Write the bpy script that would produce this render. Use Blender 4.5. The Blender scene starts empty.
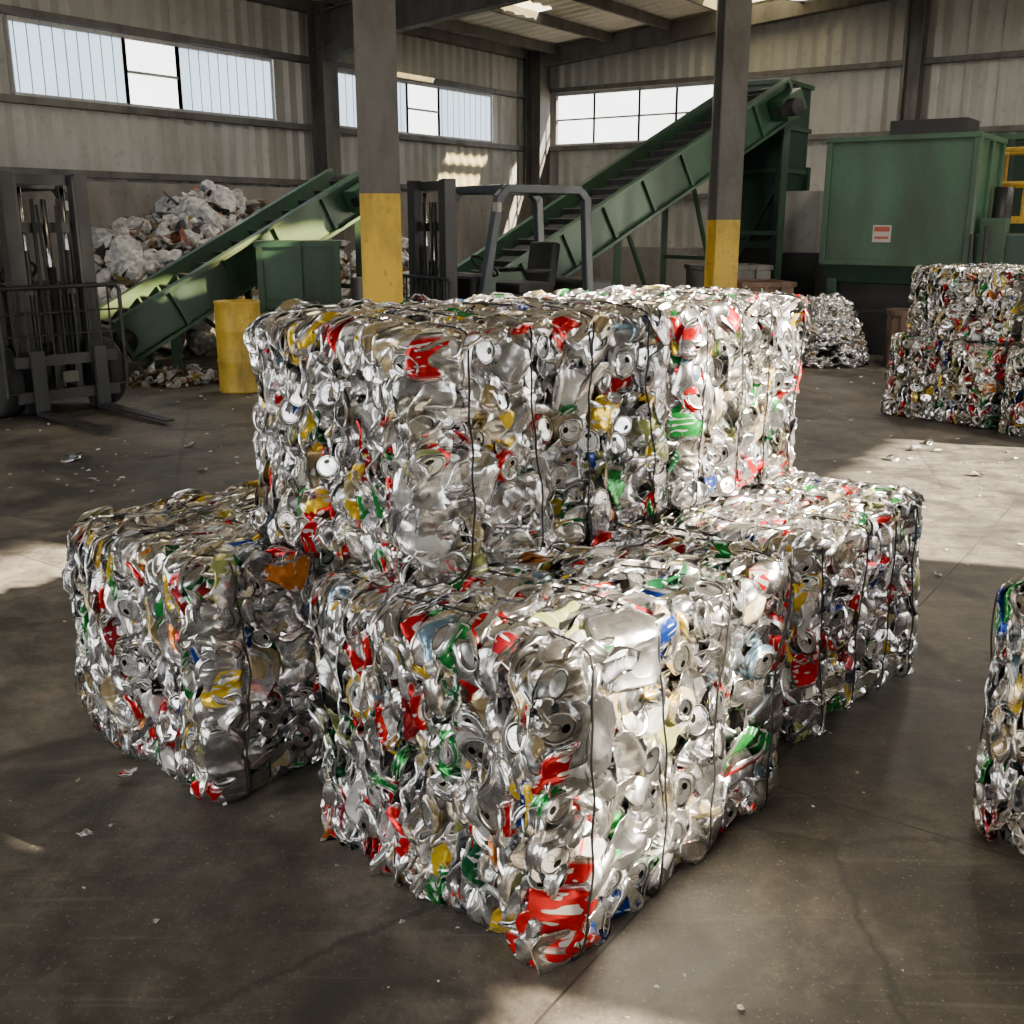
import bpy, math, random
import numpy as np
from mathutils import Vector, Matrix

random.seed(7)
rng = np.random.default_rng(11)
D = bpy.data
SC = bpy.context.scene
COL = SC.collection

# ------------------------------------------------------------------ materials
def new_mat(name):
    m = D.materials.new(name); m.use_nodes = True
    nt = m.node_tree; nt.nodes.clear()
    out = nt.nodes.new('ShaderNodeOutputMaterial')
    return m, nt, out

def N(nt, typ, **kw):
    n = nt.nodes.new(typ)
    for k, v in kw.items():
        if k in n.inputs: n.inputs[k].default_value = v
        else: setattr(n, k, v)
    return n

def ramp(nt, fac, stops):
    r = nt.nodes.new('ShaderNodeValToRGB')
    el = r.color_ramp.elements
    while len(el) < len(stops): el.new(0.5)
    for e, (p, c) in zip(el, stops):
        e.position = p; e.color = (c[0], c[1], c[2], 1) if not isinstance(c, (int, float)) else (c, c, c, 1)
    nt.links.new(fac, r.inputs[0])
    return r.outputs[0]

def mixc(nt, fac, a, b, blend='MIX'):
    m = nt.nodes.new('ShaderNodeMix'); m.data_type = 'RGBA'; m.blend_type = blend
    for val, s in ((fac, 0), (a, 6), (b, 7)):
        if hasattr(val, 'is_linked') or hasattr(val, 'links'): nt.links.new(val, m.inputs[s])
        elif isinstance(val, (int, float)): m.inputs[s].default_value = val if s == 0 else (val, val, val, 1)
        else: m.inputs[s].default_value = (*val, 1)
    return m.outputs[2]

def math_n(nt, op, a, b=None, c=None):
    m = nt.nodes.new('ShaderNodeMath'); m.operation = op
    for i, v in enumerate((a, b, c)):
        if v is None: continue
        if isinstance(v, (int, float)): m.inputs[i].default_value = v
        else: nt.links.new(v, m.inputs[i])
    return m.outputs[0]

def painted(name, col, col2=None, rough=0.5, metal=0.0, scale=3.0, grime=0.5, bump=0.05, streak=0.35):
    """weathered painted / bare surface with grime and wear"""
    m, nt, out = new_mat(name)
    b = N(nt, 'ShaderNodeBsdfPrincipled'); nt.links.new(b.outputs[0], out.inputs[0])
    tc = N(nt, 'ShaderNodeTexCoord')
    n1 = N(nt, 'ShaderNodeTexNoise', Scale=scale, Detail=6.0, Roughness=0.65)
    n2 = N(nt, 'ShaderNodeTexNoise', Scale=scale * 7, Detail=3.0)
    mp = N(nt, 'ShaderNodeMapping'); mp.inputs['Scale'].default_value = (1, 1, streak)
    nt.links.new(tc.outputs['Object'], mp.inputs[0])
    nt.links.new(mp.outputs[0], n1.inputs['Vector']); nt.links.new(tc.outputs['Object'], n2.inputs['Vector'])
    if col2 is None: col2 = tuple(c * 0.45 + 0.015 for c in col)
    f = ramp(nt, n1.outputs[0], [(0.42, 0.0), (0.68, grime)])
    c = mixc(nt, f, col, col2)
    f2 = ramp(nt, n2.outputs[0], [(0.6, 0.0), (0.75, grime * 0.6)])
    c = mixc(nt, f2, c, tuple(x * 0.6 + 0.015 for x in col2))
    nt.links.new(c, b.inputs['Base Color'])
    rr = ramp(nt, n1.outputs[0], [(0.3, rough * 0.8), (0.7, min(1, rough * 1.35))])
    nt.links.new(rr, b.inputs['Roughness']); b.inputs['Metallic'].default_value = metal
    bp = N(nt, 'ShaderNodeBump', Strength=bump, Distance=0.02); nt.links.new(n2.outputs[0], bp.inputs['Height'])
    nt.links.new(bp.outputs[0], b.inputs['Normal'])
    return m

def vcol_mat(name, rough=0.7, metal=0.0):
    m, nt, out = new_mat(name)
    b = N(nt, 'ShaderNodeBsdfPrincipled', Roughness=rough, Metallic=metal); nt.links.new(b.outputs[0], out.inputs[0])
    a = N(nt, 'ShaderNodeAttribute', attribute_name='Col')
    tc = N(nt, 'ShaderNodeTexCoord')
    n = N(nt, 'ShaderNodeTexNoise', Scale=14.0, Detail=5.0); nt.links.new(tc.outputs['Object'], n.inputs['Vector'])
    f = ramp(nt, n.outputs[0], [(0.35, 0.45), (0.65, 1.0)])
    c = mixc(nt, 1.0, a.outputs['Color'], f, 'MULTIPLY')
    nt.links.new(c, b.inputs['Base Color'])
    bp = N(nt, 'ShaderNodeBump', Strength=0.5, Distance=0.03); nt.links.new(n.outputs[0], bp.inputs['Height'])
    nt.links.new(bp.outputs[0], b.inputs['Normal'])
    return m

def can_material():
    m, nt, out = new_mat('crushed_can_metal')
    L = nt.links.new
    b = N(nt, 'ShaderNodeBsdfPrincipled'); L(b.outputs[0], out.inputs[0])
    col = N(nt, 'ShaderNodeAttribute', attribute_name='Col')
    rest = N(nt, 'ShaderNodeAttribute', attribute_name='rest')
    can = N(nt, 'ShaderNodeAttribute', attribute_name='canpos')
    RV = rest.outputs['Vector']
    sep = N(nt, 'ShaderNodeSeparateXYZ'); L(can.outputs['Vector'], sep.inputs[0])
    x, y, z = sep.outputs
    rad = math_n(nt, 'SQRT', math_n(nt, 'ADD', math_n(nt, 'MULTIPLY', x, x), math_n(nt, 'MULTIPLY', y, y)))
    # large printed label areas
    n1 = N(nt, 'ShaderNodeTexNoise', Scale=9.0, Detail=0.0); L(RV, n1.inputs['Vector'])
    blob = ramp(nt, n1.outputs[0], [(0.36, 0.0), (0.375, 1.0)])
    # printed band / lettering shapes
    mp = N(nt, 'ShaderNodeMapping'); mp.inputs['Scale'].default_value = (32, 32, 80)
    L(RV, mp.inputs[0])
    n2 = N(nt, 'ShaderNodeTexNoise', Scale=1.0, Detail=1.0); L(mp.outputs[0], n2.inputs['Vector'])
    txt = ramp(nt, n2.outputs[0], [(0.61, 0.0), (0.625, 0.95)])
    n3 = N(nt, 'ShaderNodeTexNoise', Scale=40.0, Detail=2.0); L(RV, n3.inputs['Vector'])
    gr = ramp(nt, n3.outputs[0], [(0.3, 0.68), (0.52, 1.0)])
    n4 = N(nt, 'ShaderNodeTexNoise', Scale=0.7, Detail=0.0); L(RV, n4.inputs['Vector'])
    sil = ramp(nt, n4.outputs[0], [(0.3, (.46, .46, .47)), (0.42, (.80, .80, .81)), (0.52, (.93, .93, .93)), (0.62, (.83, .83, .84)), (0.7, (.82, .77, .67))])
    lab = mixc(nt, txt, col.outputs['Color'], (0.82, 0.82, 0.80))
    fac = math_n(nt, 'MULTIPLY', blob, col.outputs['Alpha'])
    notlid = math_n(nt, 'LESS_THAN', math_n(nt, 'ABSOLUTE', z), .047)
    pf = ramp(nt, n3.outputs[0], [(0.60, 0.0), (0.61, 0.5)])
    sil = mixc(nt, math_n(nt, 'MULTIPLY', pf, notlid), sil, (0.42, 0.42, 0.44))
    c = mixc(nt, fac, sil, lab)
    c = mixc(nt, 1.0, c, gr, 'MULTIPLY')
    # can lid: pour opening, tab rivet, countersink groove; base: dome ring; recess shade painted in dark
    top = math_n(nt, 'GREATER_THAN', z, .0485); bot = math_n(nt, 'LESS_THAN', z, -.047)
    ex = math_n(nt, 'DIVIDE', x, .0080); ey = math_n(nt, 'DIVIDE', math_n(nt, 'SUBTRACT', y, .0120), .0062)
    hole = math_n(nt, 'LESS_THAN', math_n(nt, 'ADD', math_n(nt, 'MULTIPLY', ex, ex), math_n(nt, 'MULTIPLY', ey, ey)), 1.0)
    hole = math_n(nt, 'MULTIPLY', hole, top)
    g1 = math_n(nt, 'MULTIPLY', math_n(nt, 'LESS_THAN', math_n(nt, 'ABSOLUTE', math_n(nt, 'SUBTRACT', rad, .0236)), .0012), math_n(nt, 'ADD', top, bot))
    tx = math_n(nt, 'DIVIDE', x, .006); ty = math_n(nt, 'DIVIDE', math_n(nt, 'ADD', y, .006), .011)
    td = math_n(nt, 'ADD', math_n(nt, 'MULTIPLY', tx, tx), math_n(nt, 'MULTIPLY', ty, ty))
    tab = math_n(nt, 'MULTIPLY', math_n(nt, 'LESS_THAN', math_n(nt, 'ABSOLUTE', math_n(nt, 'SUBTRACT', td, .85)), .2), top)
    dark = math_n(nt, 'MAXIMUM', hole, math_n(nt, 'MULTIPLY', math_n(nt, 'MAXIMUM', g1, tab), .7))
    c = mixc(nt, dark, c, (0.02, 0.02, 0.02))
    L(c, b.inputs['Base Color'])
    mr = N(nt, 'ShaderNodeMapRange'); mr.inputs[3].default_value = 0.98; mr.inputs[4].default_value = 0.6
    L(fac, mr.inputs[0]); L(mr.outputs[0], b.inputs['Metallic'])
    rr = ramp(nt, n4.outputs[0], [(0.3, 0.27), (0.45, 0.16), (0.6, 0.23)])
    L(rr, b.inputs['Roughness'])
    v = N(nt, 'ShaderNodeTexNoise', Scale=24.0, Detail=1.0, Distortion=0.8); L(RV, v.inputs['Vector'])
    vo = N(nt, 'ShaderNodeTexVoronoi', Scale=28.0); L(mixc(nt, 0.02, RV, v.outputs[1]), vo.inputs['Vector'])
    hgt = math_n(nt, 'MULTIPLY', math_n(nt, 'ADD', math_n(nt, 'MULTIPLY', vo.outputs['Distance'], .8), v.outputs[0]), math_n(nt, 'ADD', math_n(nt, 'MULTIPLY', notlid, .85), .15))
    bp = N(nt, 'ShaderNodeBump', Strength=0.5, Distance=0.012); L(hgt, bp.inputs['Height'])
    L(bp.outputs[0], b.inputs['Normal'])
    return m

M = {}
M['can'] = can_material()
M['core'] = painted('bale_core_gap_shade', (0.012, 0.012, 0.012), rough=0.7, metal=0.0)
M['wire'] = painted('baling_wire', (0.02, 0.02, 0.02), rough=0.4, metal=0.5, bump=0.0)
M['green'] = painted('green_machine_paint', (0.028, 0.080, 0.042), (0.024, 0.036, 0.024), rough=0.45, grime=0.85, scale=1.5)
M['dgreen'] = painted('dark_green_machine_paint', (0.011, 0.038, 0.024), rough=0.45, grime=0.7, scale=1.5)
M['yellow'] = painted('yellow_safety_paint', (0.56, 0.36, 0.025), (0.15, 0.105, 0.03), rough=0.55, grime=0.9)
M['steel'] = painted('grey_structural_steel', (0.095, 0.091, 0.084), (0.042, 0.037, 0.031), rough=0.6, grime=0.7)
M['dsteel'] = painted('dark_steel', (0.011, 0.011, 0.012), (.010, .009, .008), rough=0.5, metal=0.0, grime=0.4)
M['msteel'] = painted('worn_machine_steel', (0.032, 0.032, 0.034), rough=0.5, metal=0.1, grime=0.5)
M['bsteel'] = painted('blue_grey_steel', (0.036, 0.048, 0.060), rough=0.45, grime=0.4)
M['rubber'] = painted('black_rubber', (0.012, 0.012, 0.012), rough=0.7, grime=0.5)
M['rust'] = painted('rusty_steel', (0.11, 0.062, 0.038), (0.05, 0.036, 0.028), rough=0.75, grime=0.8)
M['chrome'] = painted('hydraulic_rod_steel', (0.5, 0.5, 0.5), rough=0.2, metal=1.0, grime=0.3)
M['siding'] = painted('weathered_metal_siding', (0.35, 0.345, 0.315), (0.22, 0.21, 0.185), rough=0.42, grime=0.7, scale=0.9, streak=.5)
M['roof'] = painted('roof_sheet', (0.70, 0.66, 0.56), (0.46, 0.42, 0.34), rough=0.5, grime=0.6, scale=0.8)
M['conc'] = painted('concrete_push_wall', (0.22, 0.205, 0.18), (0.08, 0.072, 0.062), rough=0.85, grime=0.9, scale=0.9, bump=0.3)
M['rubbish'] = vcol_mat('mixed_rubbish', 0.65)
M['sign'] = painted('sign_white', (0.36, 0.33, 0.30), rough=0.5, grime=0.3)
M['signred'] = painted('sign_red', (0.28, 0.05, 0.03), rough=0.5, grime=0.2)
M['frame'] = painted('window_frame_metal', (0.38, 0.38, 0.38), rough=0.5)

def panel_mat(name, tint, trans):
    m, nt, out = new_mat(name)
    mx = N(nt, 'ShaderNodeMixShader'); mx.inputs[0].default_value = trans
    d = N(nt, 'ShaderNodeBsdfTranslucent'); t = N(nt, 'ShaderNodeBsdfTransparent')
    tc = N(nt, 'ShaderNodeTexCoord'); n = N(nt, 'ShaderNodeTexNoise', Scale=1.3, Detail=6.0)
    nt.links.new(tc.outputs['Object'], n.inputs['Vector'])
    c = mixc(nt, n.outputs[0], tuple(x * 0.7 for x in tint), tint)
    nt.links.new(c, d.inputs[0]); nt.links.new(c, t.inputs[0])
    nt.links.new(d.outputs[0], mx.inputs[1]); nt.links.new(t.outputs[0], mx.inputs[2]); nt.links.new(mx.outputs[0], out.inputs[0])
    return m
M['fiber'] = panel_mat('translucent_fiberglass_panel', (0.40, 0.51, 0.60), 0.40)
M['glass'] = panel_mat('clear_window_pane', (1.0, 1.0, 1.0), 0.97)
M['skyl'] = panel_mat('yellowed_skylight', (0.95, 0.80, 0.45), 0.95)

def fill_lamp_mat():
    m, nt, out = new_mat('fill_lamp_lens'); e = N(nt, 'ShaderNodeEmission', Strength=8.0); e.inputs[0].default_value = (1, .9, .75, 1)
    nt.links.new(e.outputs[0], out.inputs[0]); return m
M['lens'] = fill_lamp_mat()  # glowing lens of the added fill lamps

# floor
def floor_mat():
    m, nt, out = new_mat('stained_concrete_floor'); L = nt.links.new
    b = N(nt, 'ShaderNodeBsdfPrincipled'); L(b.outputs[0], out.inputs[0])
    tc = N(nt, 'ShaderNodeTexCoord')
    n1 = N(nt, 'ShaderNodeTexNoise', Scale=0.7, Detail=10.0, Roughness=0.72, Distortion=.3); L(tc.outputs['Object'], n1.inputs['Vector'])
    n2 = N(nt, 'ShaderNodeTexNoise', Scale=6.0, Detail=8.0, Roughness=0.78); L(tc.outputs['Object'], n2.inputs['Vector'])
    n3 = N(nt, 'ShaderNodeTexNoise', Scale=90.0, Detail=2.0); L(tc.outputs['Object'], n3.inputs['Vector'])
    c = ramp(nt, n1.outputs[0], [(0.36, (0.034, 0.029, 0.023)), (0.48, (0.078, 0.067, 0.053)), (0.62, (0.18, 0.154, 0.120))])
    f2 = ramp(nt, n2.outputs[0], [(0.40, 0.5), (0.58, 1.12)])
    c = mixc(nt, 1.0, c, f2, 'MULTIPLY')
    f3 = ramp(nt, n3.outputs[0], [(0.64, 0.0), (0.72, 0.6)])
    c = mixc(nt, f3, c, (0.27, 0.245, 0.20))
    # oil stains
    n6 = N(nt, 'ShaderNodeTexNoise', Scale=1.9, Detail=5.0, Distortion=.6); L(tc.outputs['Object'], n6.inputs['Vector'])
    c = mixc(nt, ramp(nt, n6.outputs[0], [(0.55, 0.0), (0.64, 0.75)]), c, (0.024, 0.020, 0.016))
    # scratches
    for rot, sc_ in ((0.5, (1.2, 22, 1)), (-0.7, (0.8, 17, 1))):
        mp = N(nt, 'ShaderNodeMapping'); mp.inputs['Rotation'].default_value = (0, 0, rot); mp.inputs['Scale'].default_value = sc_
        L(tc.outputs['Object'], mp.inputs[0])
        n4 = N(nt, 'ShaderNodeTexNoise', Scale=1.0, Detail=5.0, Distortion=0.4); L(mp.outputs[0], n4.inputs['Vector'])
        f4 = ramp(nt, n4.outputs[0], [(0.62, 0.0), (0.74, 0.35)])
        c = mixc(nt, f4, c, (0.20, 0.175, 0.138))
    # hairline cracks
    vc = N(nt, 'ShaderNodeTexVoronoi', Scale=.28, feature='DISTANCE_TO_EDGE'); wob = mixc(nt, .12, tc.outputs['Object'], n2.outputs[1]); L(wob, vc.inputs['Vector'])
    c = mixc(nt, ramp(nt, vc.outputs['Distance'], [(0.0, 0.7), (0.0018, 0.0)]), c, (0.02, 0.018, 0.015))
    # control joints
    mp2 = N(nt, 'ShaderNodeMapping'); mp2.inputs['Rotation'].default_value = (0, 0, math.radians(34.7)); mp2.inputs['Location'].default_value = (1.1, .6, 0); L(tc.outputs['Object'], mp2.inputs[0])
    nd = N(nt, 'ShaderNodeTexBrick', Scale=1.0); nd.offset = 0.0
    nd.inputs['Mortar Size'].default_value = 0.004; nd.inputs['Brick Width'].default_value = 3.6; nd.inputs['Row Height'].default_value = 3.6
    L(mp2.outputs[0], nd.inputs['Vector'])
    c = mixc(nt, nd.outputs['Fac'], c, (0.03, 0.026, 0.022))
    L(c, b.inputs['Base Color'])
    rr = ramp(nt, n2.outputs[0], [(0.3, 0.42), (0.7, 0.75)]); L(rr, b.inputs['Roughness'])
    bp = N(nt, 'ShaderNodeBump', Strength=0.4, Distance=0.012); L(n2.outputs[0], bp.inputs['Height']); L(bp.outputs[0], b.inputs['Normal'])
    return m
M['floor'] = floor_mat()

# ------------------------------------------------------------------ mesh builder
class MB:
    def __init__(s): s.v = []; s.f = []; s.m = []; s.mats = []; s.sm = []
    def mi(s, k):
        if k not in s.mats: s.mats.append(k)
        return s.mats.index(k)
    def add(s, vs, fs, mat, smooth=False):
        o = len(s.v); s.v += [tuple(v) for v in vs]; k = s.mi(mat)
        for f in fs: s.f.append(tuple(i + o for i in f)); s.m.append(k); s.sm.append(smooth)
    def box(s, c, sz, mat, M4=None):
        x, y, z = [d / 2 for d in sz]
        vs = [Vector((sx * x, sy * y, sz_ * z)) for sx in (-1, 1) for sy in (-1, 1) for sz_ in (-1, 1)]
        if M4 is not None: vs = [M4 @ v for v in vs]
        c = Vector(c); vs = [v + c for v in vs]
        s.add(vs, [(0, 1, 3, 2), (4, 6, 7, 5), (0, 4, 5, 1), (2, 3, 7, 6), (0, 2, 6, 4), (1, 5, 7, 3)], mat)
    def beam(s, p0, p1, w, h, mat, up=(0, 0, 1)):
        p0 = Vector(p0); p1 = Vector(p1); d = (p1 - p0); L = d.length; d.normalize()
        up = Vector(up)
        if abs(d.dot(up)) > 0.98: up = Vector((1, 0, 0))
        y = up.cross(d).normalized(); z = d.cross(y)
        R = Matrix((d, y, z)).transposed()
        s.box((p0 + p1) / 2, (L, w, h), mat, R)
    def frustum(s, c0, s0, c1, s1, mat, cap=True):
        vs = []
        for c, q in ((c0, s0), (c1, s1)):
            for a, b in ((-1, -1), (1, -1), (1, 1), (-1, 1)): vs.append((c[0] + a * q[0] / 2, c[1] + b * q[1] / 2, c[2]))
        fs = [(0, 1, 5, 4), (1, 2, 6, 5), (2, 3, 7, 6), (3, 0, 4, 7)]
        if cap: fs += [(3, 2, 1, 0), (4, 5, 6, 7)]
        s.add(vs, fs, mat)
    def lathe(s, p0, ax, prof, mat, n=24):
        p0 = Vector(p0); ax = Vector(ax).normalized(); t = Vector((1, 0, 0)) if abs(ax.x) < 0.9 else Vector((0, 1, 0))
        u = ax.cross(t).normalized(); w = ax.cross(u)
        vs = []
        for r, h in prof:
            for i in range(n):
                a = 2 * math.pi * i / n
                vs.append(p0 + ax * h + (u * math.cos(a) + w * math.sin(a)) * r)
        fs = []
        for j in range(len(prof) - 1):
            for i in range(n):
                k = (i + 1) % n; fs.append((j * n + i, j * n + k, (j + 1) * n + k, (j + 1) * n + i))
        s.add(vs, fs, mat, True)
    def cyl(s, p0, p1, r, mat, n=14):
        p0 = Vector(p0); d = Vector(p1) - p0
        s.lathe(p0, d, [(0.0005, 0), (r, 0), (r, 0.001), (r, d.length - .001), (r, d.length), (0.0005, d.length)], mat, n)
    def tube(s, pts, r, mat, n=8):
        for a, b in zip(pts[:-1], pts[1:]): s.cyl(a, b, r, mat, n)
    def obj(s, name, loc=(0, 0, 0), rz=0, parent=None, bevel=0.0):
        me = D.meshes.new(name); me.from_pydata(s.v, [], s.f)
        for k in s.mats: me.materials.append(M[k])
        me.polygons.foreach_set('material_index', s.m); me.polygons.foreach_set('use_smooth', s.sm); me.update()
        o = D.objects.new(name, me); COL.objects.link(o); o.location = loc; o.rotation_euler = (0, 0, rz)
        if parent: o.parent = parent
        if bevel:
            b = o.modifiers.new('bevel', 'BEVEL'); b.width = bevel; b.segments = 2; b.limit_method = 'ANGLE'; b.angle_limit = math.radians(50)
        return o

def empty(name, loc, rz=0):
    e = D.objects.new(name, None); COL.objects.link(e); e.location = loc; e.rotation_euler = (0, 0, rz); return e

# ------------------------------------------------------------------ crushed cans
NS = 22
prof = [(0.0006, .010), (.016, .009), (.0235, .001), (.027, .001), (.0325, .013)]
prof += [(.033, z) for z in (.025, .036, .047, .058, .069, .080, .092)]
prof += [(.0315, .102), (.0268, .1125), (.0278, .1150), (.0255, .1155), (.0240, .1085), (.0225, .1080), (.012, .1088), (0.0006, .1090)]
NR = len(prof)
th = np.linspace(0, 2 * np.pi, NS, endpoint=False)
BASE = np.array([[r * np.cos(t), r * np.sin(t), z - .0575] for r, z in prof for t in th])
LID = np.array([1.0 if (j <= 3 or j >= 13) else 0.0 for j in range(NR) for _ in range(NS)])
BASE_F = np.array([[j * NS + i, j * NS + (i + 1) % NS, (j + 1) * NS + (i + 1) % NS, (j + 1) * NS + i] for j in range(NR - 1) for i in range(NS)])
NV = len(BASE)

def tri(x): return 2 * np.abs(2 * (x / (2 * np.pi) - np.floor(x / (2 * np.pi) + .5))) - 1
def smooth(x): x = np.clip(x, 0, 1); return x * x * (3 - 2 * x)

def variant(kind, r):
    p = BASE.copy(); z = p[:, 2].copy()
    crumple = np.zeros_like(p)
    for _ in range(4):
        k = r.normal(size=3); k /= np.linalg.norm(k); wl = r.uniform(.03, .08); d = r.normal(size=3); d /= np.linalg.norm(d)
        crumple += (tri(p @ k * 2 * np.pi / wl + r.uniform(0, 6))[:, None]) * d * wl * .065
    p += crumple * (1 - .92 * LID)[:, None]
    if kind == 'axial':
        acc = 1 + .12 * np.sin(z * r.uniform(250, 400)) * (1 - LID)
        p[:, 0] *= acc * r.uniform(1, 1.12); p[:, 1] *= acc
        p[:, 2] *= r.uniform(.16, .32)
        ph = r.uniform(0, 6); p[:, 2] += .08 * (p[:, 0] * np.cos(ph) + p[:, 1] * np.sin(ph))
        p = p[:, [0, 2, 1]] * np.array([1, 1, -1])     # lid axis -> +Y
        p *= 1.1
    elif kind == 'plate':
        flat = r.uniform(.15, .26); e = smooth((np.abs(z) - .035) / .02)
        p[:, 0] *= 1.38 - .25 * e; p[:, 1] *= flat * (1 - e) + r.uniform(.22, .42) * e
        p[:, 1] += .005 * np.sin(p[:, 2] * r.uniform(30, 90) + r.uniform(0, 6)) + .12 * np.abs(p[:, 0]) * r.choice([-1, 1])
        p[:, 2] *= r.uniform(.8, 1.1)
    else:
        flat = r.uniform(.16, .30) if kind == 'side' else r.uniform(.06, .12)
        e = smooth((np.abs(z) - .03) / .025)
        sy = flat * (1 - e) + (r.uniform(.65, .9) if kind == 'side' else .2) * e
        wx = (1.35 * (1 - e) + 1.06 * e)
        p[:, 0] *= wx; p[:, 1] *= sy
        p[:, 1] += .10 * np.abs(p[:, 0]) * r.choice([-1, 1])
        if kind == 'side':
            for sgn in (-1, 1):
                ang = r.choice([-1, 1]) * r.uniform(.6, 1.45) * r.choice([1, 1, .5])
                q = smooth((sgn * z - .025) / .03) * ang
                piv = .030
                zz = sgn * p[:, 2] - piv; m = sgn * z > .02
                c, s_ = np.cos(q), np.sin(q)
                ny = p[:, 1] * c + zz * s_; nz = -p[:, 1] * s_ + zz * c
                p[:, 1] = np.where(m, ny, p[:, 1]); p[:, 2] = np.where(m, sgn * (nz + piv), p[:, 2])
        else:
            p[:, 0] *= r.uniform(1.2, 1.6); p[:, 2] *= r.uniform(1.0, 1.35)
            p[:, 1] += .010 * np.sin(p[:, 2] * r.uniform(30, 60) + r.uniform(0, 6)) + .007 * np.sin(p[:, 0] * r.uniform(30, 70) + r.uniform(0, 6))
        a = r.uniform(-.5, .5); p[:, 0] += a * p[:, 2] * .5
    return p * 1.36

SIDE = np.array([variant('side', rng) for _ in range(26)])
SHEET = np.array([variant('sheet', rng) for _ in range(18)])
AX = np.array([variant('axial', rng) for _ in range(12)])
PLT = np.array([variant('plate', rng) for _ in range(24)])
ALLV = np.concatenate([SIDE, SHEET, AX, PLT])
iS, iH, iA, iP = (0, 26), (26, 44), (44, 56), (56, 80)

PAL = [((.8, .8, .8), 0, .62), ((.86, .85, .82), 1, .075), ((.60, .008, .012), 1, .072), ((.28, .012, .02), 1, .012),
       ((.02, .26, .05), 1, .032), ((.01, .11, .04), 1, .018), ((.01, .045, .28), 1, .013), ((.20, .32, .42), 1, .010),
       ((.85, .58, .03), 1, .040), ((.60, .48, .26), 1, .050), ((.66, .20, .03), 1, .008), ((.02, .02, .02), 1, .018), ((.48, .52, .18), 1, .020)]
PC = np.array([c for c, _, _ in PAL]); PA = np.array([a for _, a, _ in PAL], float); PW = np.array([w for *_, w in PAL]); PW /= PW.sum()

def rotx(a): c, s = np.cos(a), np.sin(a); o = np.ones_like(c); z = np.zeros_like(c); return np.stack([np.stack([o, z, z], -1), np.stack([z, c, -s], -1), np.stack([z, s, c], -1)], -2)
def roty(a): c, s = np.cos(a), np.sin(a); o = np.ones_like(c); z = np.zeros_like(c); return np.stack([np.stack([c, z, s], -1), np.stack([z, o, z], -1), np.stack([-s, z, c], -1)], -2)
def rotz(a): c, s = np.cos(a), np.sin(a); o = np.ones_like(c); z = np.zeros_like(c); return np.stack([np.stack([c, -s, z], -1), np.stack([s, c, z], -1), np.stack([z, z, o], -1)], -2)

def cans(vid, R, T, r):
    n = len(vid)
    V = ALLV[vid]
    P = np.einsum('nij,nkj->nki', R, V) + T[:, None, :]
    ci = r.choice(len(PAL), n, p=PW)
    col = np.empty((n, NV, 4)); col[:, :, :3] = (PC[ci] * r.uniform(.8, 1.12, (n, 1)))[:, None, :]
    col[:, :, 3] = PA[ci][:, None] * (1 - LID)[None, :]
    rest = BASE[None] + r.uniform(-40, 40, (n, 1, 3))
    cp = np.broadcast_to(BASE[None], (n, NV, 3))
    F = BASE_F[None] + (np.arange(n) * NV)[:, None, None]
    return P.reshape(-1, 3), F.reshape(-1, 4), col.reshape(-1, 4), np.concatenate([rest.reshape(-1, 3), cp.reshape(-1, 3)], 1)

def big_mesh(name, parts, mats):
    """parts: list of (V,F4,col,rest|canpos,matidx)"""
    V = np.concatenate([p[0] for p in parts]); off = 0; Fs = []; mi = []
    for p in parts:
        Fs.append(p[1] + off); off += len(p[0]); mi.append(np.full(len(p[1]), p[4], np.int32))
    F = np.concatenate(Fs).astype(np.int32); mi = np.concatenate(mi)
    C = np.concatenate([p[2] for p in parts]); Rr = np.concatenate([p[3] for p in parts])
    me = D.meshes.new(name)
    me.vertices.add(len(V)); me.vertices.foreach_set('co', V.astype(np.float32).ravel())
    me.loops.add(F.size); me.loops.foreach_set('vertex_index', F.ravel())
    me.polygons.add(len(F)); me.polygons.foreach_set('loop_start', np.arange(0, F.size, 4, dtype=np.int32))
    me.polygons.foreach_set('material_index', mi)
    me.polygons.foreach_set('use_smooth', np.ones(len(F), bool))
    for m in mats: me.materials.append(M[m])
    a = me.attributes.new('Col', 'FLOAT_COLOR', 'POINT'); a.data.foreach_set('color', C.astype(np.float32).ravel())
    a = me.attributes.new('rest', 'FLOAT_VECTOR', 'POINT'); a.data.foreach_set('vector', Rr[:, :3].astype(np.float32).ravel())
    a = me.attributes.new('canpos', 'FLOAT_VECTOR', 'POINT'); a.data.foreach_set('vector', Rr[:, 3:].astype(np.float32).ravel())
    me.update(calc_edges=True); me.validate()
    return me

def tube_np(pts, rad, ns=6, closed=True):
    pts = np.array(pts); n = len(pts)
    tg = np.roll(pts, -1, 0) - np.roll(pts, 1, 0); tg /= np.linalg.norm(tg, axis=1)[:, None]
    ref = np.array([1., 0, 0]); u = np.cross(tg, ref); u /= np.linalg.norm(u, axis=1)[:, None]; w = np.cross(tg, u)
    a = np.linspace(0, 2 * np.pi, ns, endpoint=False)
    V = (pts[:, None] + rad * (u[:, None] * np.cos(a)[None, :, None] + w[:, None] * np.sin(a)[None, :, None])).reshape(-1, 3)
    F = [[i * ns + j, i * ns + (j + 1) % ns, ((i + 1) % n) * ns + (j + 1) % ns, ((i + 1) % n) * ns + j] for i in range(n) for j in range(ns)]
    return V, np.array(F)

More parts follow.
